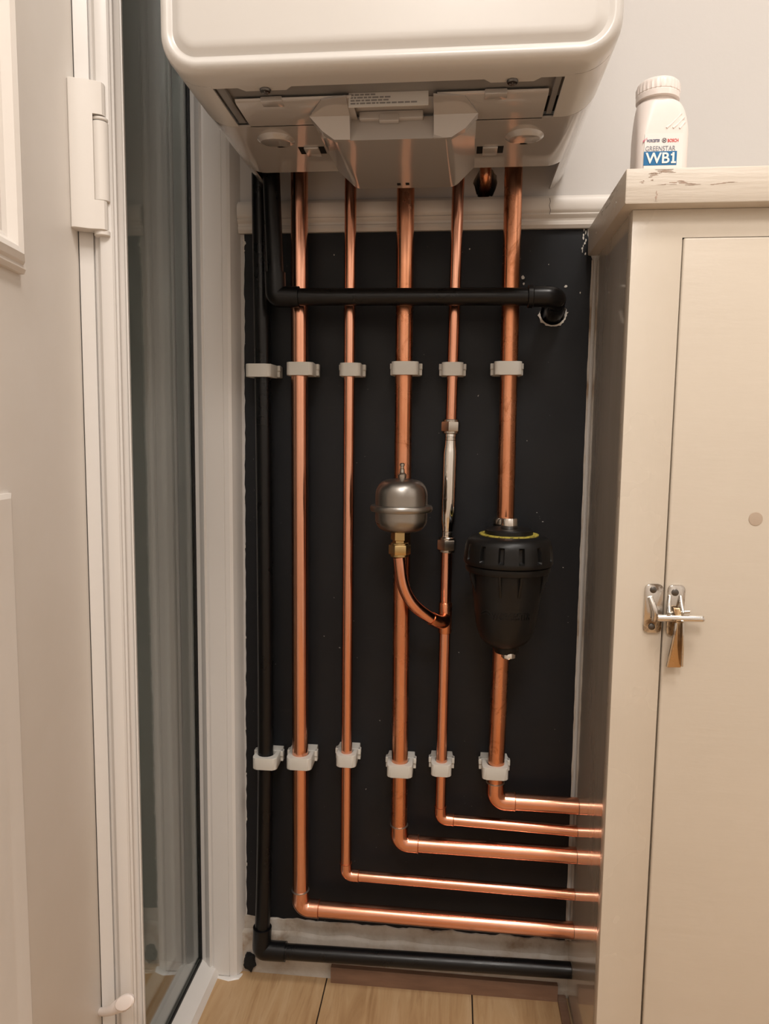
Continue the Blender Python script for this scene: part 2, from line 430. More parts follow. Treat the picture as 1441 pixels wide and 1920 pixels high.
# corner post, profile in plan
c1 = P(391, 1500, -.02).x; c2 = P(396, 1500, -.02).x; c3 = P(427, 1500, -.02).x; c4 = P(441, 1500, -.02).x
pp = [(GX - .02, .06), (GX - .02, -.004), (GX + .001, -.004), (GX + .003, -.010), (GX + .009, -.012), (c1 - .004, -.019), (c1 - .001, -.021), (c1, -.0195), (c1 + .001, -.017), (c2, -.017), (c2 + .001, -.0205),
      (c3 - .0006, -.0215), (c3, -.0205), (c3 + .0006, -.0215), (c4 - .004, -.0215), (c4, -.0195), (c4 + .003, -.014), (-.2955, -.001), (-.2955, -.0003), (GX + .02, -.0003), (GX + .02, .06)]
post = obj('corner_post', colz(pp, P(437, 1829, -.02).z, ZT), 'pvc', win, smooth=25)
caulk = bmesh.new()
cpts = [P(x, y, Y) for x, y, Y in ((396, 1834, -.022), (412, 1838, -.024), (430, 1840, -.026), (445, 1836, -.022), (458, 1828, -.010))]
tube(caulk, cpts, [.005, .0065, .0065, .0055, .004], 12); obj('sealant_bead', caulk, 'pvc', win)
# glass units
gz0 = ZF + .013; GY0 = -.283
obj('inner_pane', B((GX - .004, GY0, gz0), (GX, -.006, ZT)), 'glass', win, smooth=0)
obj('outer_pane', B((GX - .024, GY0, gz0), (GX - .020, -.006, ZT)), 'glass', win, smooth=0)
obj('glazing_spacer', B((GX - .0195, -.022, gz0), (GX - .0045, -.010, ZT)), 'spacer', win, smooth=0)
obj('glazing_gasket', B((GX - .0005, -.0115, gz0), (GX + .0025, -.0045, ZT)), 'rubber', win, smooth=0)
# bottom rail: bead sloping up to the glass, face down to the floor
e1 = PZ(310, 1920, ZF).x
rb_ = [(GX - .03, ZF), (GX - .03, gz0 + .002), (GX - .001, gz0 + .002), (GX + .003, gz0 + .001), (GX + .008, gz0 - .001), (-.339, gz0 - .002), (-.336, gz0 - .003), (-.335, gz0 - .005), (-.331, ZF)]
bm = bmesh.new(); prism(bm, [(x, GY0, z) for x, z in rb_], (0, -.010 - GY0, 0)); obj('bottom_rail', bm, 'pvc', win, smooth=25)
obj('bottom_gasket', B((GX + .0005, GY0, gz0 + .0005), (GX + .0035, -.012, gz0 + .0055), .001), 'rubber', win)
# mullion next to the door, plan profile along A->B
A = Vector((P(163, 960, -.29).x, -.29)); Bv = Vector((P(250, 960, -.272).x, -.272))
u = (Bv - A).normalized(); v = Vector((u.y, -u.x)); Wm = (Bv - A).length   # v points to the room
def uv(a, b): q_ = A + u * (a * Wm) + v * b; return (q_.x, q_.y)
mp = [(0, -.03), (0, 0), (.012, .0015), (.30, .0015), (.312, -.002), (.326, -.002), (.338, .0015), (.39, .0025), (.42, .005), (.45, .0095), (.50, .0105), (.69, .0105), (.735, .009), (.75, .0045), (.80, .004), (.815, .001), (.83, -.004), (.945, -.008), (.955, -.005), (.985, -.005), (1.0, -.008), (1.0, -.035)]
bm = colz([uv(a, b) for a, b in mp], ZF, ZT); obj('mullion', bm, 'pvc', win, smooth=25)

# ------------------------------------------------------------------ door (opened towards the camera), raised panel mouldings
dr = thing('door_1', (A.x, A.y, ZF), kind='structure')
vpx = 600.0
dd = Vector((math.tan(math.radians(6.6)), -1)).normalized()     # direction from hinge to the camera side
dn2 = Vector((-dd.y, dd.x))                                       # face normal, into the room
if dn2.x < 0: dn2 = -dn2
def D(s, o, z): return Vector((A.x + dd.x * s + dn2.x * o, A.y + dd.y * s + dn2.y * o, z))
bm = bmesh.new(); prism(bm, [D(.0002, -.0445, ZF + .006), D(.74, -.0445, ZF + .006), D(.74, -.0005, ZF + .006), D(.0002, -.0005, ZF + .006)], (0, 0, 1.98), .0008, 2)
leaf = obj('door_leaf', bm, 'door', dr)
def door_s(px, py):       # distance along leaf where the ray through the pixel meets the face
    r = ray(px, py); den = r.x * dn2.x + r.y * dn2.y
    t = ((A.x - CAM.x) * dn2.x + (A.y - CAM.y) * dn2.y) / den; h = CAM + r * t
    return (h.x - A.x) * dd.x + (h.y - A.y) * dd.y, h.z
def moulding(name, s0, s1, z0, z1, prof):
    """picture-frame moulding round a panel; prof = (inset, height) pairs from outside to inside"""
    bm = bmesh.new(); loops = []
    for ins, o in prof: loops.append([D(s0 + ins, o, z0 + ins), D(s1 - ins, o, z0 + ins), D(s1 - ins, o, z1 - ins), D(s0 + ins, o, z1 - ins)])
    grid_loft(bm, loops, False, True); return obj(name, bm, 'door', leaf, smooth=20)
sA, zA = door_s(46, 492); sB, zB = door_s(12, 925)
mprof = [(0, -.001), (0, .004), (.003, .007), (.006, .0065), (.008, .009), (.013, .011), (.018, .009), (.023, .003), (.027, .001), (.03, .001)]
moulding('upper_panel_moulding', sA + .010, .66, zA - .012, 1.75, mprof)
moulding('lower_panel_moulding', sB - .004, .66, .1, zB, [(0, -.001), (0, .002), (.004, .0035), (.010, .003), (.020, .001), (.026, .001)])
# flag hinge
hz0 = P(170, 441, -.28).z; hz1 = P(170, 170, -.28).z
kz = lambda t: hz0 + (hz1 - hz0) * t
HP = [(-.13, .003), (-.13, .015), (-.10, .018), (-.04, .0188), (.25, .0188)]
HP += [(.48, .0188), (.56, .018), (.61, .0155), (.63, .011), (.63, .003)]
hg = obj('hinge', prism(bmesh.new(), [(*uv(a, b), hz0) for a, b in HP], (0, 0, hz1 - hz0), .0006, 1), 'hinge', dr, smooth=0)
bpy.context.view_layer.update()
cut(hg, [prism(bmesh.new(), [(*uv(a, b), kz(.20)) for a, b in ((.37, -.01), (.37, .03), (.8, .03), (.8, -.01))], (0, 0, (hz1 - hz0) * .58))])
for p in hg.data.polygons: p.use_smooth = True
hg.data.set_sharp_from_angle(angle=math.radians(30))
def knuckle(name, z0, z1, r):
    q_ = uv(.50, .0095); bm = L([(r * .9, 0), (r, .0008), (r, z1 - z0 - .0008), (r * .9, z1 - z0)], (q_[0], q_[1], z0), 28)
    return obj(name, bm, 'hinge', hg)
knuckle('hinge_knuckle', kz(.203), kz(.745), .0082); knuckle('hinge_washer', kz(.752), kz(.776), .0080); knuckle('hinge_pin_cap', kz(0) - .0045, kz(0) + .001, .0075)
# small white lever at the bottom of the frame
lv = thing('window_lever', (P(190, 1892, -.285).x, -.30, P(190, 1892, -.285).z), 'small white plastic lever with oval thumb end low on the door frame', 'lever')
lp = [P(184, 1897, -.292), P(197, 1897, -.300), P(209, 1894, -.305), P(220, 1887, -.308), P(232, 1882, -.308)]
bm = T(lp, [.0040, .0044, .0052, .0066, .0076], 16); obj('lever_arm', bm, 'bottle', lv)
ce = P(233, 1880, -.316)
bm = L([(.005, -.006), (.0074, -.004), (.0078, .000), (.0068, .0018), (.0056, .0022)], (0, 0, 0), 28, (.1, -1, .35))
bmesh.ops.transform(bm, matrix=Matrix.Translation(ce) @ Matrix.Rotation(-.45, 4, 'Y') @ Matrix.Diagonal((1.45, 1, .92, 1)), verts=bm.verts)
obj('thumb_pad', bm, 'bottle', lv)

# ------------------------------------------------------------------ pipes
PY = -.035
R22, R15, RW = .0112, .0076, .0108
def riser(name, pts, r, mat, parent): return obj(name, T(pts, r), mat, parent)
def elbow(name, a, c, b, r, br, mat, parent, lip=.0, cl=.016):
    """short fitting: from cl along c->a through the corner c to cl along c->b"""
    a, c, b = Vector(a), Vector(c), Vector(b)
    p0 = c + (a - c).normalized() * (br + cl); p1 = c + (b - c).normalized() * (br + cl)
    pts = rounded([p0, c, p1], br, 12)
    o = obj(name, T(pts, r), mat, parent)
    return o, p0, p1
def ring(name, c, d, r, w, mat, parent):
    d = Vector(d).normalized(); return obj(name, L([(r * .93, -w), (r, -w * .5), (r, w * .5), (r * .93, w)], c, 28, d), mat, parent)
CX = .1772   # cupboard side
def bend_pipe(label, group, top, corner, right, r, mat, ztop=None, y=PY, seal='solder', split=None):
    a = P(*top, y); c = P(*corner, y); b = P(*right, y)
    if ztop: a = a + (a - c) * ((ztop - a.z) / (a - c).z)
    b = c + (b - c) * ((CX - .0004 - c.x) / (b - c).x)
    t = thing('copper_pipe', (c.x, y, c.z), label, 'pipe', group)
    br = r * 1.25; cl = r * 1.15
    up = (a - c).normalized(); rg = (b - c).normalized()
    s_up = c + up * (br + cl * .3); s_rt = c + rg * (br + cl * .3)
    if split is None: obj('upright_run', T([s_up, a], r), mat, t)
    else:
        for (p0, p1) in split:
            q0 = s_up if p0 is None else P(*p0, y); q1 = a if p1 is None else P(*p1, y)
            obj('upright_run', T([q0, q1], r), mat, t)
    obj('horizontal_run', T([s_rt, b], r), 'copper', t)
    e, p0, p1 = elbow('elbow', a, c, b, r * 1.1, br, 'copper', t, cl=cl)
    ring('solder_ring', p0, up, r * 1.13, .0009, seal, t); ring('solder_ring', p1, rg, r * 1.12, .0007, 'flux', t)
    return t, a, b, c
G = 'copper pipes under the boiler'
ZB = 1.158
p1_ = bend_pipe('thick clean copper pipe, first copper from the left, turning lowest', G, (561, 340), (563, 1701), (1071, 1744), R22, 'copper', ZB)
p2_ = bend_pipe('thin copper pipe, second copper from the left, turning above the lowest one', G, (657, 380), (648, 1640), (1071, 1677), R15, 'copper', ZB, seal='flux')
p3_ = bend_pipe('thick weathered copper pipe running behind the steel expansion vessel', G, (760, 380), (747.5, 1580), (1076, 1604), R22, 'copper_worn', ZB)
p4_ = bend_pipe('thin copper pipe with the chrome cylinder fitted in its upright run', G, (858, 370), (824.5, 1535), (1076, 1558), R15, 'copper', ZB, seal='flux', split=[(None, (837.5, 1020)), ((845, 800), None)])
p5_ = bend_pipe('thick weathered copper pipe holding the black filter, furthest right', G, (962, 330), (927, 1501), (1076, 1511), R22, 'copper_worn', ZB, split=[(None, (939, 1212)), ((947, 985), None)])
# tee and branch belong to the thin pipe with the chrome cylinder
t4 = p4_[0]
tc_ = P(834, 1158, PY); ax4 = (p4_[1] - p4_[3]).normalized()
obj('tee_joint', L([(.0084, -.021), (.0090, -.020), (.0090, .020), (.0084, .021)], tc_, 28, ax4), 'copper_worn', t4)
VY = -.094
vb = P(748, 1045, VY)
br_pts = [vb, P(750, 1062, VY), P(752, 1083, VY + .001), P(757, 1103, VY + .003), P(766, 1122, VY + .007), P(778, 1137, VY + .012), P(794, 1150, VY + .019), P(812, 1162, VY + .027), P(824, 1167, VY + .034), P(832, 1166, VY + .044), tc_]
def smooth_path(pts, k=3):
    for _ in range(k):
        o = [pts[0]]
        for a, b in zip(pts, pts[1:]): o += [a * .75 + b * .25, a * .25 + b * .75]
        o.append(pts[-1]); pts = o
    return pts
bp = smooth_path([Vector(p) for p in br_pts], 3)
obj('branch_run', T(bp, .0077), 'copper', t4)
k0 = int(len(bp) * .66)
obj('branch_elbow', T(bp[k0:], .0087), 'copper_worn', t4)
# stub pipe in the wall hole behind the boiler
st = obj('copper_pipe', T(rounded([(h1.x, .08, h1.z - .001), (h1.x, -.008, h1.z - .001), (h1.x - .001, -.012, ZB - .002)], .012), .0075), 'copper_worn', label='short copper pipe stub coming out of a hole in the wall below the boiler', cat='pipe', group=None)

# black waste pipes
wy = -.031
t = thing('waste_pipe', tuple(P(490, 1780, wy)), 'long black plastic waste pipe down the left edge, running along the skirting', 'pipe', 'black waste pipes')
cA = P(490, 1781, wy); rA = P(1066, 1819, wy); rA = cA + (rA - cA) * ((CX - .0004 - cA.x) / (rA - cA).x)
upA = [cA + (P(493, 1700, wy) - cA).normalized() * .02, P(494, 1680, wy), P(498.5, 1400, wy), P(496, 1050, wy), P(493, 730, wy), P(488, 430, wy), P(487, 326, wy)]
obj('upright_run', T(smooth_path(upA, 2), RW), 'blackpipe', t)
obj('horizontal_run', T([cA + (rA - cA).normalized() * .02, rA], RW), 'blackpipe', t)
elbow('elbow', upA[1], cA, rA, .0134, .006, 'blackpipe', t, cl=.030)
by = -.0615
tB = thing('waste_pipe', tuple(P(517, 557, by)), 'black plastic condensate pipe crossing in front of the copper pipes into the wall', 'pipe', 'black waste pipes')
cB = P(517.5, 557, by); aB = P(508.5, 335, by); aB = cB + (aB - cB) * ((1.150 - cB.z) / (aB - cB).z)
rB = P(1042, 556, by)
obj('upright_run', T([cB + (aB - cB).normalized() * .02, aB], RW), 'blackpipe', tB)
obj('horizontal_run', T([cB + (rB - cB).normalized() * .02, rB - (rB - cB).normalized() * .025], RW), 'blackpipe', tB)
elbow('elbow', aB, cB, rB, .0132, .006, 'blackpipe', tB, cl=.024)
hB = Vector((h2.x, .03, h2.z - .004)); hw = Vector((h2.x, -.010, h2.z))
pts = rounded([rB - (rB - cB).normalized() * .034, rB, hw, hB], .013, 10)
obj('elbow', T(pts, .0128), 'blackpipe', tB)
obj('elbow_collar', L([(.0128, 0), (.0139, .0006), (.0139, .006), (.0130, .007)], rB - (rB - cB).normalized() * .0345, 28, (rB - cB)), 'blackpipe', tB)

# ------------------------------------------------------------------ pipe clips
def clip(label, px, py, r, y=PY, yaw=0., wide=0., xoff=0.):
    c = P(px, py, y); t = thing('pipe_clip', (c.x, 0, c.z), label, 'pipe clip', 'white pipe clips')
    h = .0085; w = r + .0062 + wide; fr = -(r + .0048)       # local: x across, y depth (pipe centre at 0)
    back = -y - .0016
    def loc(x, yy): return Vector((c.x + x + xoff + yaw * (yy - back) * -1, y + yy, 0))
    # U-shaped saddle that wraps the pipe
    out = []; inn = []; n = 14
    outer = [(-w, .012)] + [(-w + .006 - .006 * math.cos(a), fr + .006 - .006 * math.sin(a)) for a in [PI / 2 * k / 6 for k in range(7)]]
    outer = outer[:1] + [(-w, fr + .006)] + outer[2:]
    outer += [(-x, yy) for x, yy in outer[::-1]]
    inner = [(r * math.cos(a), r * math.sin(a) * -1) for a in [PI * k / n for k in range(n + 1)]]
    inner = [(r + .0004, .012)] + [(x * 1.03, yy * 1.03) for x, yy in inner] + [(-r - .0004, .012)]
    poly = [loc(x, yy) for x, yy in outer + inner]
    bm = prism(bmesh.new(), [(p.x, p.y, c.z - h) for p in poly], (0, 0, 2 * h), .0007, 1)
    obj('saddle', bm, 'clip', t)
    bm = bmesh.new()
    pb = [loc(-w - .0035, .012), loc(w + .0035, .012), loc(w + .0035, .0195), loc(w + .001, .0195), loc(w + .001, back), loc(-w - .001, back), loc(-w - .001, .0195), loc(-w - .0035, .0195)]
    prism(bm, [(p.x, p.y, c.z - h * .82) for p in pb], (0, 0, 2 * h * .9), .0006, 1)
    for s in (-1, 1):
        q_ = loc(s * (w + .002), .016); box(bm, (q_.x - .002, q_.y - .006, c.z + h * .1), (q_.x + .002, q_.y + .003, c.z + h * .98), .0005, 1)
    obj('base', bm, 'clip', t); return t
lab_p = ['black waste pipe at the left edge', 'first copper pipe from the left', 'second copper pipe from the left', 'copper pipe behind the steel expansion vessel', 'copper pipe with the chrome cylinder', 'copper pipe above the black filter']
lab_l = ['black waste pipe at the left edge', 'first copper pipe from the left', 'second copper pipe from the left', 'copper pipe below the steel expansion vessel', 'copper pipe below the chrome cylinder', 'copper pipe below the black filter']
rr_ = [RW, R22, R15, R22, R15, R22]
up_px = [(495, 696), (565, 693), (658, 694), (760, 692), (848, 693), (951, 692)]
lo_px = [(500, 1424), (563.5, 1424), (650, 1421), (750, 1438), (827, 1438), (927, 1442)]
for i in range(6):
    clip('white plastic clip holding the ' + lab_p[i] + ', upper row', *up_px[i], rr_[i], wy if i == 0 else PY, yaw=-.12 if i == 0 else 0)
    clip('white plastic clip holding the ' + lab_l[i] + ', lower row', *lo_px[i], rr_[i], wy if i == 0 else PY)

# ------------------------------------------------------------------ inline chrome cylinder with compression nuts
def hexnut(name, c, d, rad, h, mat, parent, rot=.3):
    d = Vector(d).normalized(); a = Vector((1, 0, 0)); uu = (a - d * a.dot(d)).normalized(); ww = d.cross(uu)
    lo = [Vector(c) - d * h / 2 + (uu * math.cos(rot + k * PI / 3) + ww * math.sin(rot + k * PI / 3)) * rad for k in range(6)]
    bm = prism(bmesh.new(), lo, d * h, .0012, 2)
    lathe(bm, [(rad * .8, -h * .72), (rad * .84, -h * .66), (rad * .84, h * .66), (rad * .8, h * .72)], c, 32, d)
    return obj(name, bm, mat, parent, smooth=30)
sT, sB_ = P(845, 800, PY), P(837.5, 1021, PY); sd = (sT - sB_).normalized(); sl = (sT - sB_).length
t = thing('scale_inhibitor', tuple(sB_), 'polished chrome cylinder fitted in a thin copper pipe between two nuts', 'pipe fitting')
prof = [(.0075, .006), (.0082, .010), (.0082, .022), (.0092, .027), (.0102, .031), (.0102, sl - .034), (.0098, sl - .031), (.0086, sl - .024), (.0082, sl - .018), (.0082, sl - .010), (.0075, sl - .006)]
body = obj('cylinder_body', L(prof, sB_, 48, sd), 'chrome', t)
for z_ in (.0155, sl - .0155):
    bm = bmesh.new()
    for k in range(3): lathe(bm, [(.0082, -.0005), (.0088, 0), (.0082, .0005)], sB_ + sd * (z_ - .002 + .002 * k), 32, sd)
    obj('thread', bm, 'chrome', body)
hexnut('compression_nut', sT, sd, .0128, .013, 'nickel', t); hexnut('compression_nut', sB_, sd, .0130, .014, 'nickel', t)

# ------------------------------------------------------------------ expansion vessel
vz = lambda py: P(752, py, VY).z
vc = P(752, 950, VY); t = thing('expansion_vessel', (vc.x, VY, vz(1045)), 'small dull steel domed vessel with a flange, on a brass fitting', 'vessel')
zf = vz(953); z0 = vz(999) - zf; z1 = vz(896) - zf; Rv = .0325
def dome(h, s):   # flattened dome profile from the flange outward
    out = []
    for k in range(15):
        a = PI / 2 * k / 14; out.append((max(Rv * (.52 + .48 * math.cos(a)) if k < 14 else .004, .004), s * (abs(h) * (.42 + .52 * math.sin(a) + (.06 if k == 14 else .0)))))
    return out
low = dome(z0, -1)[::-1] + [(Rv, -.004)]
top = [(Rv, .004)] + dome(z1, 1)
fl_ = [(Rv + .0022, -.0042), (Rv + .0052, -.0035), (Rv + .0064, -.001), (Rv + .0064, .0015), (Rv + .0052, .0036), (Rv + .0022, .0044)]
obj('shell', L(low + fl_ + top, (vc.x, VY, zf), 64), 'steel', t)
vt = P(753.5, 893, VY)
val = obj('air_valve', L([(.0052, -.003), (.0055, .002), (.0048, .003), (.0032, .0045), (.0028, .009), (.0022, .0095), (.0022, .0125), (.0030, .013), (.0030, .0155), (.0016, .0165)], vt, 24), 'nickel', t)
zb_ = vz(1024)
hexnut('brass_nut', (vb.x + .0005, VY, vz(1030)), (0, 0, 1), .0138, .0125, 'brass', t, .15)
bm = L([(.0098, 0), (.0098, .006), (.0118, .007), (.0118, .020)], (vb.x + .0012, VY, vz(1022)), 6); obj('brass_adaptor', bm, 'brass', t, smooth=30)

# ------------------------------------------------------------------ black magnetic filter
FY = -.092
fx = lambda px, py: P(px, py, FY)
fc = fx(952, 1050); t = thing('system_filter', (fc.x, FY, fx(950, 1215).z), 'black plastic tapered filter pot with ribbed lid fitted on the right copper pipe', 'filter')
zl = fx(952, 1054).z
NS = 14
def lidr(r, h, th):
    if r > .048 and .006 < h < .0245:
        ph = ((th + PI / 2) / (2 * PI) * NS + .5 + .10) % 1.0
        if ph < .20: return r - .0045 * min(1, max(0, (.0255 - h) / .004)) * min(1, (h - .005) / .002)
    return r
zt_ = fx(952, 1008).z - zl
prof = [(.046, -.001), (.0535, -.001), (.0548, .001), (.0548, .005), (.0546, .0064), (.0544, .0078), (.0540, .013), (.0534, .019), (.0528, .0225), (.0522, .0248), (.0505, .0285), (.0475, .0315), (.043, .0335), (.0385, .0345), (.020, .0345)]
obj('lid', L(prof, (fc.x, FY, zl), 240, rfun=lidr), 'blackfilter', t, smooth=40)
obj('yellow_ring', L([(.030, 0), (.0365, 0), (.0365, .0012), (.030, .0012)], (fc.x, FY, zl + .0344), 64), 'yellow', t, label='yellow printed ring')
obj('hub', L([(.0295, 0), (.0295, .006), (.028, .0075), (.018, .0078), (.016, .0078)], (fc.x, FY, zl + .0345), 48), 'blackfilter', t)
obj('bleed_valve', L([(.010, 0), (.0106, .001), (.0100, .012), (.0094, .0135)], (fc.x, FY - .003, zl + .042), 32), 'chrome', t, label='chrome bleed valve')
# pot
def bz(py): return fx(947, py).z
axis_top = Vector((fc.x, FY, zl)); bot = fx(945.5, 1214); lean = (bot.x - fc.x) / (bot.z - zl)
def pot(prof, name, mat, segs=96, rf=None):
    bm = L(prof, (0, 0, 0), segs, rfun=rf)
    for v_ in bm.verts: v_.co = Vector((fc.x + v_.co.x + (v_.co.z - zl) * lean, FY + v_.co.y, v_.co.z))
    return obj(name, bm, mat, t, smooth=40)
prof = [(.012, bz(1214)), (.020, bz(1209)), (.028, bz(1200)), (.0325, bz(1190)), (.0355, bz(1178)), (.0385, bz(1155)), (.041, bz(1125)), (.0440, bz(1092)), (.0448, bz(1080)), (.0450, zl - .012), (.0508, zl - .0105), (.0522, zl - .0085), (.0522, zl - .003), (.050, zl - .001)]
pt = pot(prof, 'pot', 'blackfilter')
for thd in (-105, -75, -158, -22, 30, 150):     # brackets under the rim
    a = math.radians(thd); d_ = Vector((math.cos(a), math.sin(a), 0)); s_ = Vector((-d_.y, d_.x, 0)) * .0016
    c_ = Vector((fc.x, FY, 0)); zz = zl - .0105
    pts = [c_ + d_ * .0425 + Vector((0, 0, zz)), c_ + d_ * .0512 + Vector((0, 0, zz)), c_ + d_ * .0495 + Vector((0, 0, zz - .008)), c_ + d_ * .0432 + Vector((0, 0, zz - .026)), c_ + d_ * .040 + Vector((0, 0, zz - .026))]
    obj('rib', prism(bmesh.new(), [p - s_ for p in pts], s_ * 2, .0004, 1), 'blackfilter', pt)
obj('drain_collar', L([(.0145, 0), (.0155, .003), (.0155, .010)], fx(949, 1221) - Vector((0, 0, .001)), 32), 'blackfilter', t)
obj('drain_plug', L([(.0078, 0), (.0088, .001), (.0088, .007), (.0082, .008)], fx(952, 1229) + Vector((0, -.006, -.001)), 32), 'chrome', t, label='chrome drain plug')
# manifold behind the pot that takes the two pipe ends
mt, mb = P(947.5, 980, PY), P(940, 1210, PY)
obj('manifold', T([mb, mt], .0160), 'blackfilter', t)
obj('pipe_collar', L([(.0115, 0), (.0165, .001), (.0165, .006), (.0145, .009), (.0118, .0095)], mt + Vector((0, 0, -.002)), 32), 'nickel', t)
# raised lettering wrapped round the pot
zm = fx(950, 1143).z
def wrapf(x, z, d):
    zz = zm + z; rad = .0395 + (zz - bz(1143)) * .06 - d + .0003
    a = (x / .0395) - PI / 2 + .10; return Vector((fc.x + (zz - zl) * lean + rad * math.cos(a), FY + rad * math.sin(a), zz))
text('raised_lettering', 'WORCESTER', (0, 0, 0), .050, .0092, 'blackfilter', pt, depth=.0007, bold=.01, wrap=wrapf)
bm = bmesh.new()
for off in (0, .0035):
    pts = [wrapf(-.041 + .0016 * k, -.004 + off + .008 * (k / 9) ** .7 - (.0035 * max(0, k - 6) / 3), .0) for k in range(10)]
    tube(bm, pts, .0007, 8)
obj('raised_emblem', bm, 'blackfilter', pt)

# ------------------------------------------------------------------ boiler
BX0, BX1, BZ = -.269, .134, 1.1215
YF = -.336; CR = .036; BT = 1.84
def rrect(o, y, x0=BX0, x1=BX1, z0=BZ, z1=BT, r=CR, n=10, rmin=.006):
    x0 += o; x1 -= o; z0 += o; z1 -= o; r = max(r - o, rmin); pts = []
    for cx_, cz_, a0 in ((x1 - r, z0 + r, -PI / 2), (x1 - r, z1 - r, 0), (x0 + r, z1 - r, PI / 2), (x0 + r, z0 + r, PI)):
        for k in range(n + 1):
            a = a0 + PI / 2 * k / n; pts.append((cx_ + r * math.cos(a), y, cz_ + r * math.sin(a)))
    return pts
boiler = thing('boiler', ((BX0 + BX1) / 2, -.17, BZ), 'white wall-hung boiler with rounded corners above the pipes', 'boiler')
bm = bmesh.new()
lp = [(.0025, -.308), (0.0, -.308), (0.0, -.320), (.0008, -.326), (.0026, -.3305), (.005, -.3334), (.0075, -.3345), (.010, -.3341), (.0120, -.3328), (.0138, -.3322), (.0158, -.3330), (.019, -.3352), (.022, -.3363), (.026, -.3366)]
grid_loft(bm, [rrect(o, y) for o, y in lp], False, True)
front = obj('front_cover', bm, 'enamel', boiler, smooth=40)
def usheet(path, t_, y0, y1):
    """path = list of (x,z, nx,nz) outer line with inward normals"""
    o_ = [(x, z) for x, z, a, b in path]; i_ = [(x + a * t_, z + b * t_) for x, z, a, b in path]
    return prism(bmesh.new(), [(x, y0, z) for x, z in o_ + i_[::-1]], (0, y1 - y0, 0))
def side_path(s, flat_to=None, arc=90, n=14):
    """s=+1 right, -1 left: down the side, round the corner, along the bottom"""
    X = BX1 if s > 0 else BX0; p = [(X, BT - .02, -s, 0), (X, BZ + CR, -s, 0)]
    cx_ = X - s * CR; cz_ = BZ + CR
    for k in range(1, n + 1):
        a = math.radians(arc) * k / n; p.append((cx_ + s * CR * math.cos(a), cz_ - CR * math.sin(a), -s * math.cos(a), math.sin(a)))
    if flat_to is not None: p.append((flat_to, BZ, 0, 1))
    return p
LX0, LX1 = -.229, .090
TX0, TX1 = -.2165, .0795
YM, YR = -.224, -.096
obj('side_panel', usheet(side_path(-1, LX0), .0016, -.3072, YM - .0004), 'enamel', boiler, smooth=30)
obj('side_panel', usheet(side_path(1, LX1), .0016, -.3072, YM - .0004), 'enamel', boiler, smooth=30)
# rear cover: full width, wrapping both corners, then narrow wings back to the wall
pl = side_path(-1); pr = side_path(1)
tray = obj('bottom_cover', usheet([q_ for q_ in pl] + [(x, z, a, b) for x, z, a, b in pr[::-1]], .0018, YM + .0004, YR), 'cover', boiler, smooth=30)
obj('rear_wing', usheet(side_path(1, None, 62), .0018, YR, -.004), 'cover', boiler, smooth=30)
obj('rear_wing', usheet(side_path(-1, None, 62), .0018, YR, -.004), 'cover', boiler, smooth=30)
cx0, cx1 = PZ(652, 190, BZ).x + .004, PZ(812, 190, BZ).x + .004
YT = -.2770
for a, b, yb in ((TX0, cx0, YM + .002), (cx1, TX1, YM + .002), (cx0 - .0005, cx1 + .0005, None)):
    if yb is None: continue
    # rounded front lip
    prof = [(YT + .006, BZ + .0045), (YT + .0015, BZ + .0040), (YT, BZ + .0028), (YT + .0008, BZ + .0012), (YT + .003, BZ), (yb, BZ), (yb, BZ + .0018), (YT + .008, BZ + .0018)]
    obj('cover_tongue', sweepx(prof, a, b), 'cover', boiler, smooth=30)
# grey steel plate seen in the gap, slots, screw tabs
gp = B((LX0 - .004, -.3076, BZ + .0055), (LX1 + .004, YT + .02, BZ + .0072)); obj('base_plate', gp, 'greyplate', boiler, smooth=0)
obj('slot_strip', B((LX0 + .002, -.304, BZ + .0015), (TX0 - .003, YM - .004, BZ + .0054), .0006), 'greyplate', boiler)
obj('slot_strip', B((TX1 + .003, -.304, BZ + .0015), (LX1 - .002, YM - .004, BZ + .0054), .0006), 'greyplate', boiler)
obj('slot_shadow_gap', B((LX0 - .001, -.3, BZ + .0056), (TX0 + .001, YM - .0004, BZ + .012)), 'void', boiler, smooth=0)
obj('slot_shadow_gap', B((TX1 - .001, -.3, BZ + .0056), (LX1 + .001, YM - .0004, BZ + .012)), 'void', boiler, smooth=0)
obj('front_lip', B((BX0 + CR, -.309, BZ + .0001), (BX1 - CR, -.3035, BZ + .0018), 0), 'enamel', front)
for px, py in ((493, 160), (961, 147)):
    c_ = PZ(px, py, BZ)
    pts = [(c_.x - .026, -.3038, BZ + .0004), (c_.x + .026, -.3038, BZ + .0004), (c_.x + .019, -.2965, BZ + .0004), (c_.x - .019, -.2965, BZ + .0004)]
    obj('screw_tab', prism(bmesh.new(), pts, (0, 0, .0016)), 'enamel', front)
    sc_ = obj('screw', L([(.0042, .0006), (.0052, -.0005), (.0046, -.0022), (.0025, -.0030)], (c_.x, -.2995, BZ), 24), 'screw', boiler)
    bm = bmesh.new(); box(bm, (c_.x - .0028, -.2999, BZ - .0033), (c_.x + .0028, -.2991, BZ - .0024)); box(bm, (c_.x - .0004, -.3023, BZ - .0033), (c_.x + .0004, -.2967, BZ - .0024)); obj('screw_slot', bm, 'solder', sc_, smooth=0)
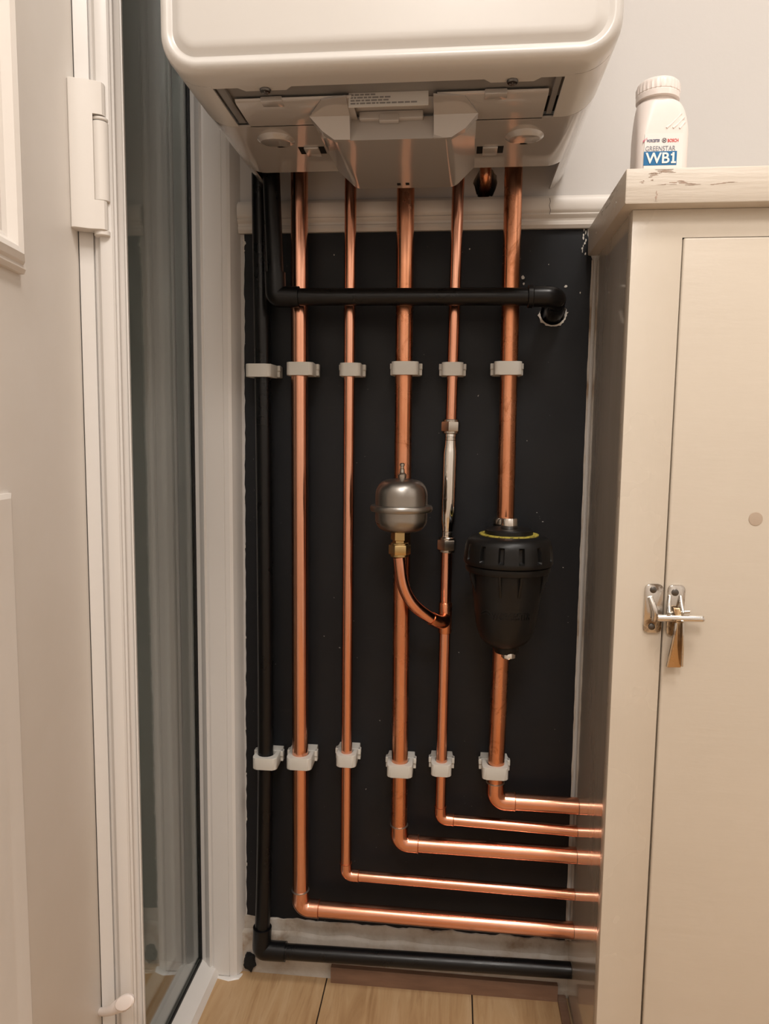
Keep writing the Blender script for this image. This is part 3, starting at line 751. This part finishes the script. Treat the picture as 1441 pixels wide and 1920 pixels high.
# moulded pod in the middle of the cover
YP = -.238; ZP = 1.0995
def podsec(y, xa, xb, xc, xd, zt_, zb_, n=7):
    """top xa..xd, bottom xb..xc, rounded lower corners"""
    r_ = .012 if y < -.15 else .016
    right = rounded([(xd, y, zt_), (xd + (xc - xd) * .9, y, zb_), ((xb + xc) / 2, y, zb_)], r_, n)[:-1]
    left = rounded([((xb + xc) / 2, y, zb_), (xa + (xb - xa) * .9, y, zb_), (xa, y, zt_)], r_, n)[1:]
    return [tuple(p) for p in right + left]
ZQ = BZ + .001
f_ = lambda px, py, y: P(px, py, y).x
secF = podsec(YP, f_(581, 219, YP), f_(635, 262, YP), f_(836, 258, YP), f_(895, 213, YP), ZQ, ZP)
secR = podsec(YR - .001, f_(632, 317, YR), f_(674, 355, YR), f_(848, 354, YR), f_(890, 318, YR), ZQ, ZP + .0005)
pod = obj('pod', grid_loft(bmesh.new(), [secF, secR]), 'cover', boiler, smooth=38)
fx0, fx1 = f_(657, 240, YP), f_(812, 240, YP)
wedge = prism(bmesh.new(), [(fx0, YP - .02, ZP - .02), (fx0, YP - .0002, ZP - .02), (fx0, YP + .0012, ZP + .003), (fx0, YP + .006, BZ + .0035), (fx0, YP - .02, BZ + .0035)], (fx1 - fx0, 0, 0))
cut(pod, [wedge])
me_ = pod.data
for p in me_.polygons: p.use_smooth = True
me_.set_sharp_from_angle(angle=math.radians(32))
# block facets in front of the pod, the recess plate, latch and rating label
def shoulder(px_top, px_crease, px_bot, inner_x, sgn):
    zc = BZ - .0035
    t0 = PZ(*px_top[0], BZ - .0004); t1 = PZ(*px_top[1], BZ - .0004); c0 = PZ(*px_crease[0], zc); c1_ = PZ(*px_crease[1], zc)
    b0 = PZ(*px_bot[0], ZP - .0002); b1 = PZ(*px_bot[1], ZP - .0002); b2 = PZ(*px_bot[2], ZP + .006)
    yb = YP + .004
    bm = bmesh.new(); V = lambda p: bm.verts.new(p)
    v = {k: V(p) for k, p in dict(t0=t0, t1=t1, c0=c0, c1=c1_, b0=b0, b1=b1, b2=b2).items()}
    w_ = {k: V((v[k].co.x, yb, v[k].co.z)) for k in ('c0', 'b2', 'b0', 'b1', 'c1')}
    g0 = V((v['t0'].co.x, v['t0'].co.y, BZ + .001)); g1 = V((v['t1'].co.x, v['t1'].co.y, BZ + .001)); h0 = V((v['c0'].co.x, yb, BZ + .001)); h1_ = V((v['c1'].co.x, yb, BZ + .001))
    F = bm.faces.new
    F((v['t0'], v['t1'], v['c1'], v['c0'])); F((v['c0'], v['c1'], v['b1'], v['b0'], v['b2']))
    F((v['b0'], v['b1'], w_['b1'], w_['b0'])); F((v['b2'], v['b0'], w_['b0'], w_['b2'])); F((v['c0'], v['b2'], w_['b2'], w_['c0']))
    F((v['t1'], g1, h1_, w_['c1'], v['c1'])); F((v['c1'], w_['c1'], w_['b1'], v['b1'])); F((v['t0'], v['c0'], w_['c0'], h0, g0))
    F((g0, h0, h1_, g1)); F((v['t0'], g0, g1, v['t1'])); F((w_['c0'], w_['b2'], w_['b0'], w_['b1'], w_['c1'], h1_, h0))
    return obj('pod_shoulder', bm, 'cover', pod, smooth=12)
shoulder([(601, 188), (648, 181)], [(580, 219), (655, 217)], [(626, 262), (656, 262), (604, 246)], fx0, -1)
shoulder([(872, 180), (812, 178)], [(896, 212), (813, 215)], [(846, 257), (813, 260), (872, 240)], fx1, 1)
bm = bmesh.new(); recz = BZ + .0052
obj('recess_face', B((fx0 - .002, YT + .012, recz - .0005), (fx1 + .002, YP + .012, recz), 0), 'cover', boiler, smooth=0)
lat = P(730, 199, YP + .003)
obj('latch', B((lat.x - .030, YP - .002, BZ - .0035), (lat.x + .034, YP + .006, BZ + .0045), .0015), 'cover', boiler)
obj('latch_tongue', B((lat.x - .010, YP - .0032, BZ - .0062), (lat.x + .010, YP + .004, BZ + .0015), .0012), 'cover', boiler)
lc = PZ(729, 182, BZ); ly = -.2755
la = P(653, 181, ly); lb = P(803, 177, ly)
lab = obj('rating_label', B((la.x, ly, BZ - .0075), (lb.x, ly + .0012, BZ + .0055), .0003, 1), 'label', boiler)
bm = bmesh.new(); rng = random.Random(3)
for r_, (wd, n_) in enumerate(((.026, 5), (.040, 7), (.036, 7), (.062, 11))):
    x = la.x + .002
    while x < la.x + wd:
        w_ = rng.uniform(.002, .006); z_ = BZ + .0035 - r_ * .0026
        box(bm, (x, ly - .0002, z_ - .0007), (x + w_, ly, z_ + .0007)); x += w_ + .001
obj('label_print', bm, 'faint_print', lab, smooth=0)
# domes and snap-clips
for px, py in ((514, 257), (984, 250)):
    c_ = PZ(px, py, BZ)
    bm = L([(.0205, .001), (.0200, -.001), (.0168, -.0052), (.0155, -.0056)], (c_.x, c_.y + .008, BZ), 40)
    for v_ in bm.verts:
        if v_.co.z < BZ - .0005: v_.co.z = BZ - (BZ - v_.co.z) * max(0., min(1., .5 - (v_.co.y - c_.y - .008) / .033))
    obj('grip_bump', bm, 'cover', tray, smooth=30)
for px, py in ((586, 282), (918, 281)):
    c_ = PZ(px, py, BZ)
    obj('clip_slot', B((c_.x - .0145, c_.y - .010, BZ - .0003), (c_.x + .0145, c_.y + .009, BZ + .0005)), 'void', tray, smooth=0)
    obj('snap_tab', B((c_.x - .0082, c_.y - .010, BZ - .0022), (c_.x + .0082, c_.y + .013, BZ + .0008), .0008), 'cover', tray)
for px, py in ((508, 190), (929, 180)):
    c_ = PZ(px, py, BZ); obj('cover_notch', B((c_.x - .0105, YT - .0006, BZ - .0006), (c_.x + .0105, YT + .012, BZ + .0044), .001), 'cover', tray)
for px in (748, 764):
    c_ = P(px, 345, YR - .012); obj('vent_hole', B((c_.x - .0021, YR - .018, ZP - .0002), (c_.x + .0021, YR - .012, ZP + .002)), 'void', pod, smooth=0)
obj('chassis_plate', B((BX0 + .006, YR - .04, ZB), (BX1 - .006, -.004, ZB + .004)), 'greyplate', boiler, smooth=0)

# ------------------------------------------------------------------ cupboard on the right
CY = -.2; WZ0, WZ1 = 1.039, 1.0735
cab = thing('cupboard', (CX, CY, ZF), 'cream painted built-in cupboard with a flush door, right of the pipes', 'cupboard')
obj('side_panel', B((CX, CY + .018, ZF), (CX + .018, -.0005, WZ0)), 'cream_side', cab, smooth=0, label='glossy cupboard side reflecting the pipes')
dx_t = P(1277, 445, CY).x; dx_b = P(1205, 1910, CY).x; dz_t = P(1280, 446, CY).z
dx = (dx_t + dx_b) / 2
fr_ = [(CX - .0005, ZF), (dx - .0012, ZF), (dx - .0012, dz_t + .0012), (1.19, dz_t + .0012), (1.19, WZ0 - .0002), (CX - .0005, WZ0 - .0002)]
obj('face_frame', prism(bmesh.new(), [(x, CY, z) for x, z in fr_], (0, .0182, 0), .001, 2), 'cream', cab)
obj('inner_void', B((dx - .004, CY + .0185, ZF + .01), (1.18, CY + .03, dz_t + .006)), 'void', cab, smooth=0)
door = obj('cupboard_door', B((dx + .0008, CY - .0012, ZF + .004), (.74, CY + .0178, dz_t), .0022, 3), 'cream_door', cab)
obj('cupboard_door', B((.743, CY - .0012, ZF + .004), (1.185, CY + .0178, dz_t), .0022, 3), 'cream_door', cab)
kc = P(1416, 973, CY - .0012)
obj('filled_knob_hole', L([(.0072, 0), (.0070, .0005), (.003, .0008)], kc, 24, (0, -1, 0)), 'filler', door)
# worn latch: keeper plate on the stile, handle on the door
def plate(bm, c_, w_, h_, y0, t_, r_):
    pts = []
    for sx_, sz_, a0 in ((1, -1, -PI / 2), (1, 1, 0), (-1, 1, PI / 2), (-1, -1, PI)):
        for k in range(6):
            a = a0 + PI / 2 * k / 5; pts.append((c_.x + sx_ * (w_ - r_) + r_ * math.cos(a), y0, c_.z + sz_ * (h_ - r_) + r_ * math.sin(a)))
    return prism(bm, pts, (0, -t_, 0), .0008, 2)
kp = P(1223, 1140, CY)
keep = obj('latch_keeper', plate(bmesh.new(), kp, .0095, .0265, CY, .003, .005), 'oldchrome', cab, label='worn chrome latch keeper plate')
bm = T(smooth_path([P(1218, 1120, CY - .004), P(1224, 1135, CY - .008), P(1229, 1150, CY - .010), P(1226, 1163, CY - .006)], 2), .0032, 16); obj('keeper_hook', bm, 'oldchrome', keep)
for px, py in ((1224, 1106), (1221, 1175)):
    c_ = P(px, py, CY - .003); sc_ = obj('screw', L([(.0036, 0), (.0034, .0010), (.0018, .0018)], c_, 20, (0, -1, 0)), 'dark_screw' if 'dark_screw' in M else 'screw', keep)
dp = P(1264, 1143, CY)
hp = plate(bmesh.new(), dp, .0088, .0275, CY - .0012, .003, .005)
for s_ in (-1, 1):
    tube(hp, smooth_path([P(1265 + s_ * 10, 1118, CY - .004), P(1265 + s_ * 12, 1135, CY - .009), P(1265 + s_ * 13 + 2, 1150, CY - .015)], 2), [.0022] * 9 if False else .0022, 12)
obj('latch_plate', hp, 'oldchrome', door, label='worn chrome latch plate')
c_ = P(1265, 1111, CY - .0045); obj('screw', L([(.0038, 0), (.0036, .0010), (.0018, .0018)], c_, 20, (0, -1, 0)), 'screw', door)
bm = T([P(1232, 1158.5, CY - .013), P(1316, 1160.5, CY - .016)], [.0040, .0036], 20); lathe(bm, [(.0036, 0), (.0030, .0015), (.0016, .0024)], P(1316, 1160.5, CY - .016), 20, (1, 0, 0)); obj('latch_bar', bm, 'chrome', door, label='shiny latch bar')
obj('latch_pin', T([P(1276, 1148, CY - .014), P(1292, 1147, CY - .014)], .0018, 14), 'oldchrome', door)
ha = [P(1262, 1140, CY - .012), P(1274, 1140, CY - .012), P(1280, 1165, CY - .019), P(1279, 1200, CY - .020), P(1278, 1245, CY - .012), P(1276, 1252, CY - .011), P(1252, 1252, CY - .011), P(1250, 1247, CY - .011), P(1258, 1215, CY - .019), P(1266, 1180, CY - .021), P(1268, 1165, CY - .019)]
bm = prism(bmesh.new(), [tuple(p) for p in ha], (0, .0035, 0), .0009, 2); obj('latch_handle', bm, 'lever', door, label='brassy latch handle')
for a_, b_ in ((9, 6),):
    rim = T(smooth_path([P(1267, 1168, CY - .022), P(1264, 1185, CY - .0225), P(1257, 1218, CY - .020), P(1250, 1249, CY - .0125)], 2), .0014, 10); tube(rim, smooth_path([P(1280, 1168, CY - .0195), P(1280, 1205, CY - .0205), P(1278, 1249, CY - .0125)], 2), .0012, 10)
    obj('handle_rim', rim, 'oldchrome', door)
# worktop
wt = obj('worktop', B((.1645, -.2175, WZ0), (1.195, -.0145, WZ1), .0018, 2), 'worktop', label='worn cream painted cupboard top with chipped edges carrying the white bottle', cat='worktop')
rng = random.Random(5)
def edge_chip(pts_, nrm, mat):
    bm = bmesh.new()
    pts_ = [(Vector(c0_) + (Vector((0, 1, 0)) if abs(nrm[0]) > .5 else Vector((1, 0, 0))) * rng.uniform(-w0, w0) * .8 + Vector((0, 0, rng.uniform(-h0, h0) * 1.3)), w0 * rng.uniform(.25, .6), h0 * rng.uniform(.25, .55)) for c0_, w0, h0 in pts_ for _ in range(5)]
    for c_, w_, h_ in pts_:
        n_ = 9; pp_ = []
        tx = Vector((0, 1, 0)) if abs(nrm[0]) > .5 else Vector((1, 0, 0))
        for k in range(n_):
            th = 2 * PI * k / n_; rr = rng.uniform(.5, 1.15)
            q_ = Vector(c_) + tx * (w_ * rr * math.cos(th)) + Vector((0, 0, h_ * rr * math.sin(th))); q_.z = min(max(q_.z, WZ0 + .002), WZ1 - .0019); q_ = q_ + Vector(nrm) * -.0003; pp_.append(q_)
        prism(bm, pp_, Vector(nrm) * rng.uniform(.0004, .0007))
    return bm
WX = .1645
sidechips = [(PX(x, y, WX), w_, h_) for x, y, w_, h_ in ((1151, 355, .012, .0025), (1146, 368, .009, .003), (1140, 379, .012, .003), (1152, 391, .010, .0035), (1134, 389, .008, .003), (1158, 349, .006, .003), (1128, 400, .006, .002), (1117, 437, .003, .001))]
obj('paint_chip_patch', edge_chip(sidechips, (-1, 0, 0), 'chip'), 'chip', wt, smooth=0, kind='stuff')
fchips = [(P(x, y, -.2175), w_, h_) for x, y, w_, h_ in ((1241, 316, .010, .0009), (1232, 324, .006, .0004), (1247, 319, .007, .0012), (1258, 323, .006, .0005), (1225, 326, .004, .0005), (1222, 330, .006, .0008), (1274, 341, .009, .0012), (1228, 376, .0014, .003), (1231, 362, .0010, .004), (1285, 344, .010, .0004), (1310, 346, .012, .0003), (1345, 345, .008, .0006), (1370, 342, .008, .0003), (1252, 346, .010, .0005), (1203, 340, .002, .001), (1222, 339, .001, .001))]
M['wood_bare'] = Mat('bare_wood_patch', (.44, .325, .255), .7).m
obj('bare_wood_patch', edge_chip(fchips, (0, -1, 0), 'wood'), 'wood_bare', wt, smooth=0, kind='stuff')

# ------------------------------------------------------------------ bottle on the worktop
BY = -.115; BD = .021
bxl, bxr = P(1194, 300, BY - BD).x, P(1292, 300, BY - BD).x
bc = (bxl + bxr) / 2; bw = (bxr - bxl) / 2
zS = P(1250, 226, BY - BD).z; zN = P(1232, 199, BY).z; zT = P(1232, 155, BY).z
ncx = P(1232, 190, BY).x
bt = thing('bottle', (bc, BY, WZ1), 'white plastic chemical bottle with ribbed cap standing on the cupboard top', 'bottle')
def rsec(cx_, hx, hy, r, z, n=8):
    r = min(r, hx, hy); pts = []
    for sx_, sy_, a0 in ((1, -1, -PI / 2), (1, 1, 0), (-1, 1, PI / 2), (-1, -1, PI)):
        for k in range(n + 1):
            a = a0 + PI / 2 * k / n; pts.append((cx_ + sx_ * (hx - r) + r * math.cos(a), BY + sy_ * (hy - r) + r * math.sin(a), z))
    return pts
secs = [rsec(bc, bw - .004, BD - .004, .010, WZ1 + .0004), rsec(bc, bw - .001, BD - .001, .010, WZ1 + .002), rsec(bc, bw, BD, .010, WZ1 + .006), rsec(bc, bw, BD, .010, zS - .012)]
n_ = 12
for k in range(1, n_ + 1):
    a = PI / 2 * k / n_; f1 = math.cos(a); f2 = math.sin(a)
    hx = .0215 + (bw - .0215) * f1; hy = .0185 + (BD - .0185) * f1; cx_ = ncx + (bc - ncx) * f1
    secs.append(rsec(cx_, hx, hy, .010 + .009 * f2, zS - .012 + (zN - zS + .012) * f2))
secs.append(rsec(ncx, .0185, .0185, .0185, zN)); secs.append(rsec(ncx, .0185, .0185, .0185, zN + .006))
bb = obj('bottle_body', grid_loft(bmesh.new(), secs), 'bottle', bt, smooth=50)
bm = bmesh.new()
for i, (a, b_) in enumerate((((1249, 240), (1277, 213)), ((1261, 240), (1282, 220)), ((1273, 241), (1283, 229)))):
    q0, q1 = P(*a, BY - BD), P(*b_, BY - BD + .0015); mid = (q0 + q1) / 2 + Vector((-.001, 0, -.002)); tube(bm, smooth_path([q0, mid, q1], 2), .0012, 8)
obj('moulded_rib', bm, 'bottle', bb)
capr = .0228; ch = zT - zN - .004
def capf(r, h, th): return r + (.0007 if (r > .02 and .006 < h < ch - .004 and int(th / (2 * PI) * 120) % 4 == 0) else 0)
cprof = [(.0200, 0), (.0230, .0005), (.0232, .006), (.0224, .0065), (.0222, .0072), (capr, .0078), (capr, .009), (capr, ch - .006), (capr - .0006, ch - .003), (capr - .003, ch - .0008), (capr - .006, ch)]
obj('cap', L(cprof, (ncx, BY, zN + .003), 120, rfun=capf), 'bottle', bt, smooth=35)
fy = BY - BD
l0, l1 = P(1201.5, 252, fy), P(1278, 300, fy)
lbl = obj('label', B((l0.x + .004, fy - .0005, WZ1 + .012), (l1.x, fy + .0005, l0.z)), 'blabel', bt, smooth=0)
def lt(s, x0, x1, y0, y1, mat, **k):
    a = P(x0, y0, fy); b_ = P(x1, y1, fy); return text('label_lettering', s, Vector(((a.x + b_.x) / 2, fy - k.pop('lift', .0008), (a.z + b_.z) / 2)), b_.x - a.x, a.z - b_.z, mat, lbl, **k)
a, b_ = P(1206.4, 285, fy), P(1267, 309.5, fy)
obj('blue_block', B((a.x, fy - .0008, b_.z), (b_.x, fy - .0003, a.z)), 'blue_ink', lbl, smooth=0)
lt('WB1', 1209.5, 1262.3, 287.5, 306.5, 'white_ink', bold=.018, lift=.0013)
for (xa_, ya_, xb_, yb_) in ((1256.8, 303.4, 1265.6, 306.5), (1256.6, 289.2, 1261.2, 292.2)):
    a, b_ = P(xa_, ya_, fy), P(xb_, yb_, fy); obj('label_lettering', B((a.x, fy - .00145, b_.z), (b_.x, fy - .0007, a.z)), 'white_ink', lbl, smooth=0)
lt('GREENSTAR', 1209.5, 1265, 275, 282.5, 'grey_ink', bold=-.004)
lt('WORCESTER', 1212, 1235.5, 262, 266.8, 'navy_ink', bold=.012, slant=.25)
lt('BOSCH', 1251, 1271, 260.8, 266.4, 'red_ink', bold=.015)
bm = bmesh.new(); s0 = P(1205, 266.5, fy - .0008); s1_ = P(1213, 260.5, fy - .0008)
for dz_ in (0, .0012): tube(bm, [s0 + Vector((0, .0006, dz_)), s1_ + Vector((0, .0006, dz_))], .0004, 8)
obj('swoosh_emblem', bm, 'pink_ink', lbl)
ec = P(1244.8, 263.3, fy - .0005); bm = bmesh.new()
ringp = [ec + Vector((.0022 * math.cos(2 * PI * k / 24), 0, .0022 * math.sin(2 * PI * k / 24))) for k in range(25)]
tube(bm, ringp, .00035, 6); box(bm, ec + Vector((-.0011, -.0004, -.0013)), ec + Vector((-.0005, .0004, .0013))); box(bm, ec + Vector((.0005, -.0004, -.0013)), ec + Vector((.0011, .0004, .0013))); box(bm, ec + Vector((-.0011, -.0004, -.0003)), ec + Vector((.0011, .0004, .0003)))
obj('round_emblem', bm, 'slate_ink', lbl)

# ------------------------------------------------------------------ lights
def area(name, loc, target, size, power, col, shape='DISK', size_y=None):
    ld = bpy.data.lights.new(name, 'AREA'); ld.shape = shape; ld.size = size; ld.energy = power; ld.color = col
    if size_y: ld.size_y = size_y
    o = bpy.data.objects.new(name, ld); COL.objects.link(o); o.location = loc
    o.rotation_euler = (Vector(target) - Vector(loc)).to_track_quat('-Z', 'Y').to_euler(); return o
area('overhead_area_light', (.45, -.95, 2.33), (.2, -.7, 0), .40, 14, (1.0, .935, .875))
area('overhead_area_light', (.05, -1.75, 2.33), (.05, -1.0, .3), .50, 20, (1.0, .935, .875))  # no known fitting: unseen second light added as frontal fill
w = bpy.data.worlds.new('night'); scene.world = w; w.use_nodes = True
w.node_tree.nodes['Background'].inputs[0].default_value = (.010, .013, .012, 1)
w.node_tree.nodes['Background'].inputs[1].default_value = 1.0

for o in bpy.data.objects:
    if '_o' in o: del o['_o']
scene.view_settings.view_transform = 'Standard'
scene.view_settings.look = 'None'
scene.view_settings.gamma = 1
scene.view_settings.exposure = -0.1
scene.view_settings.use_curve_mapping = False
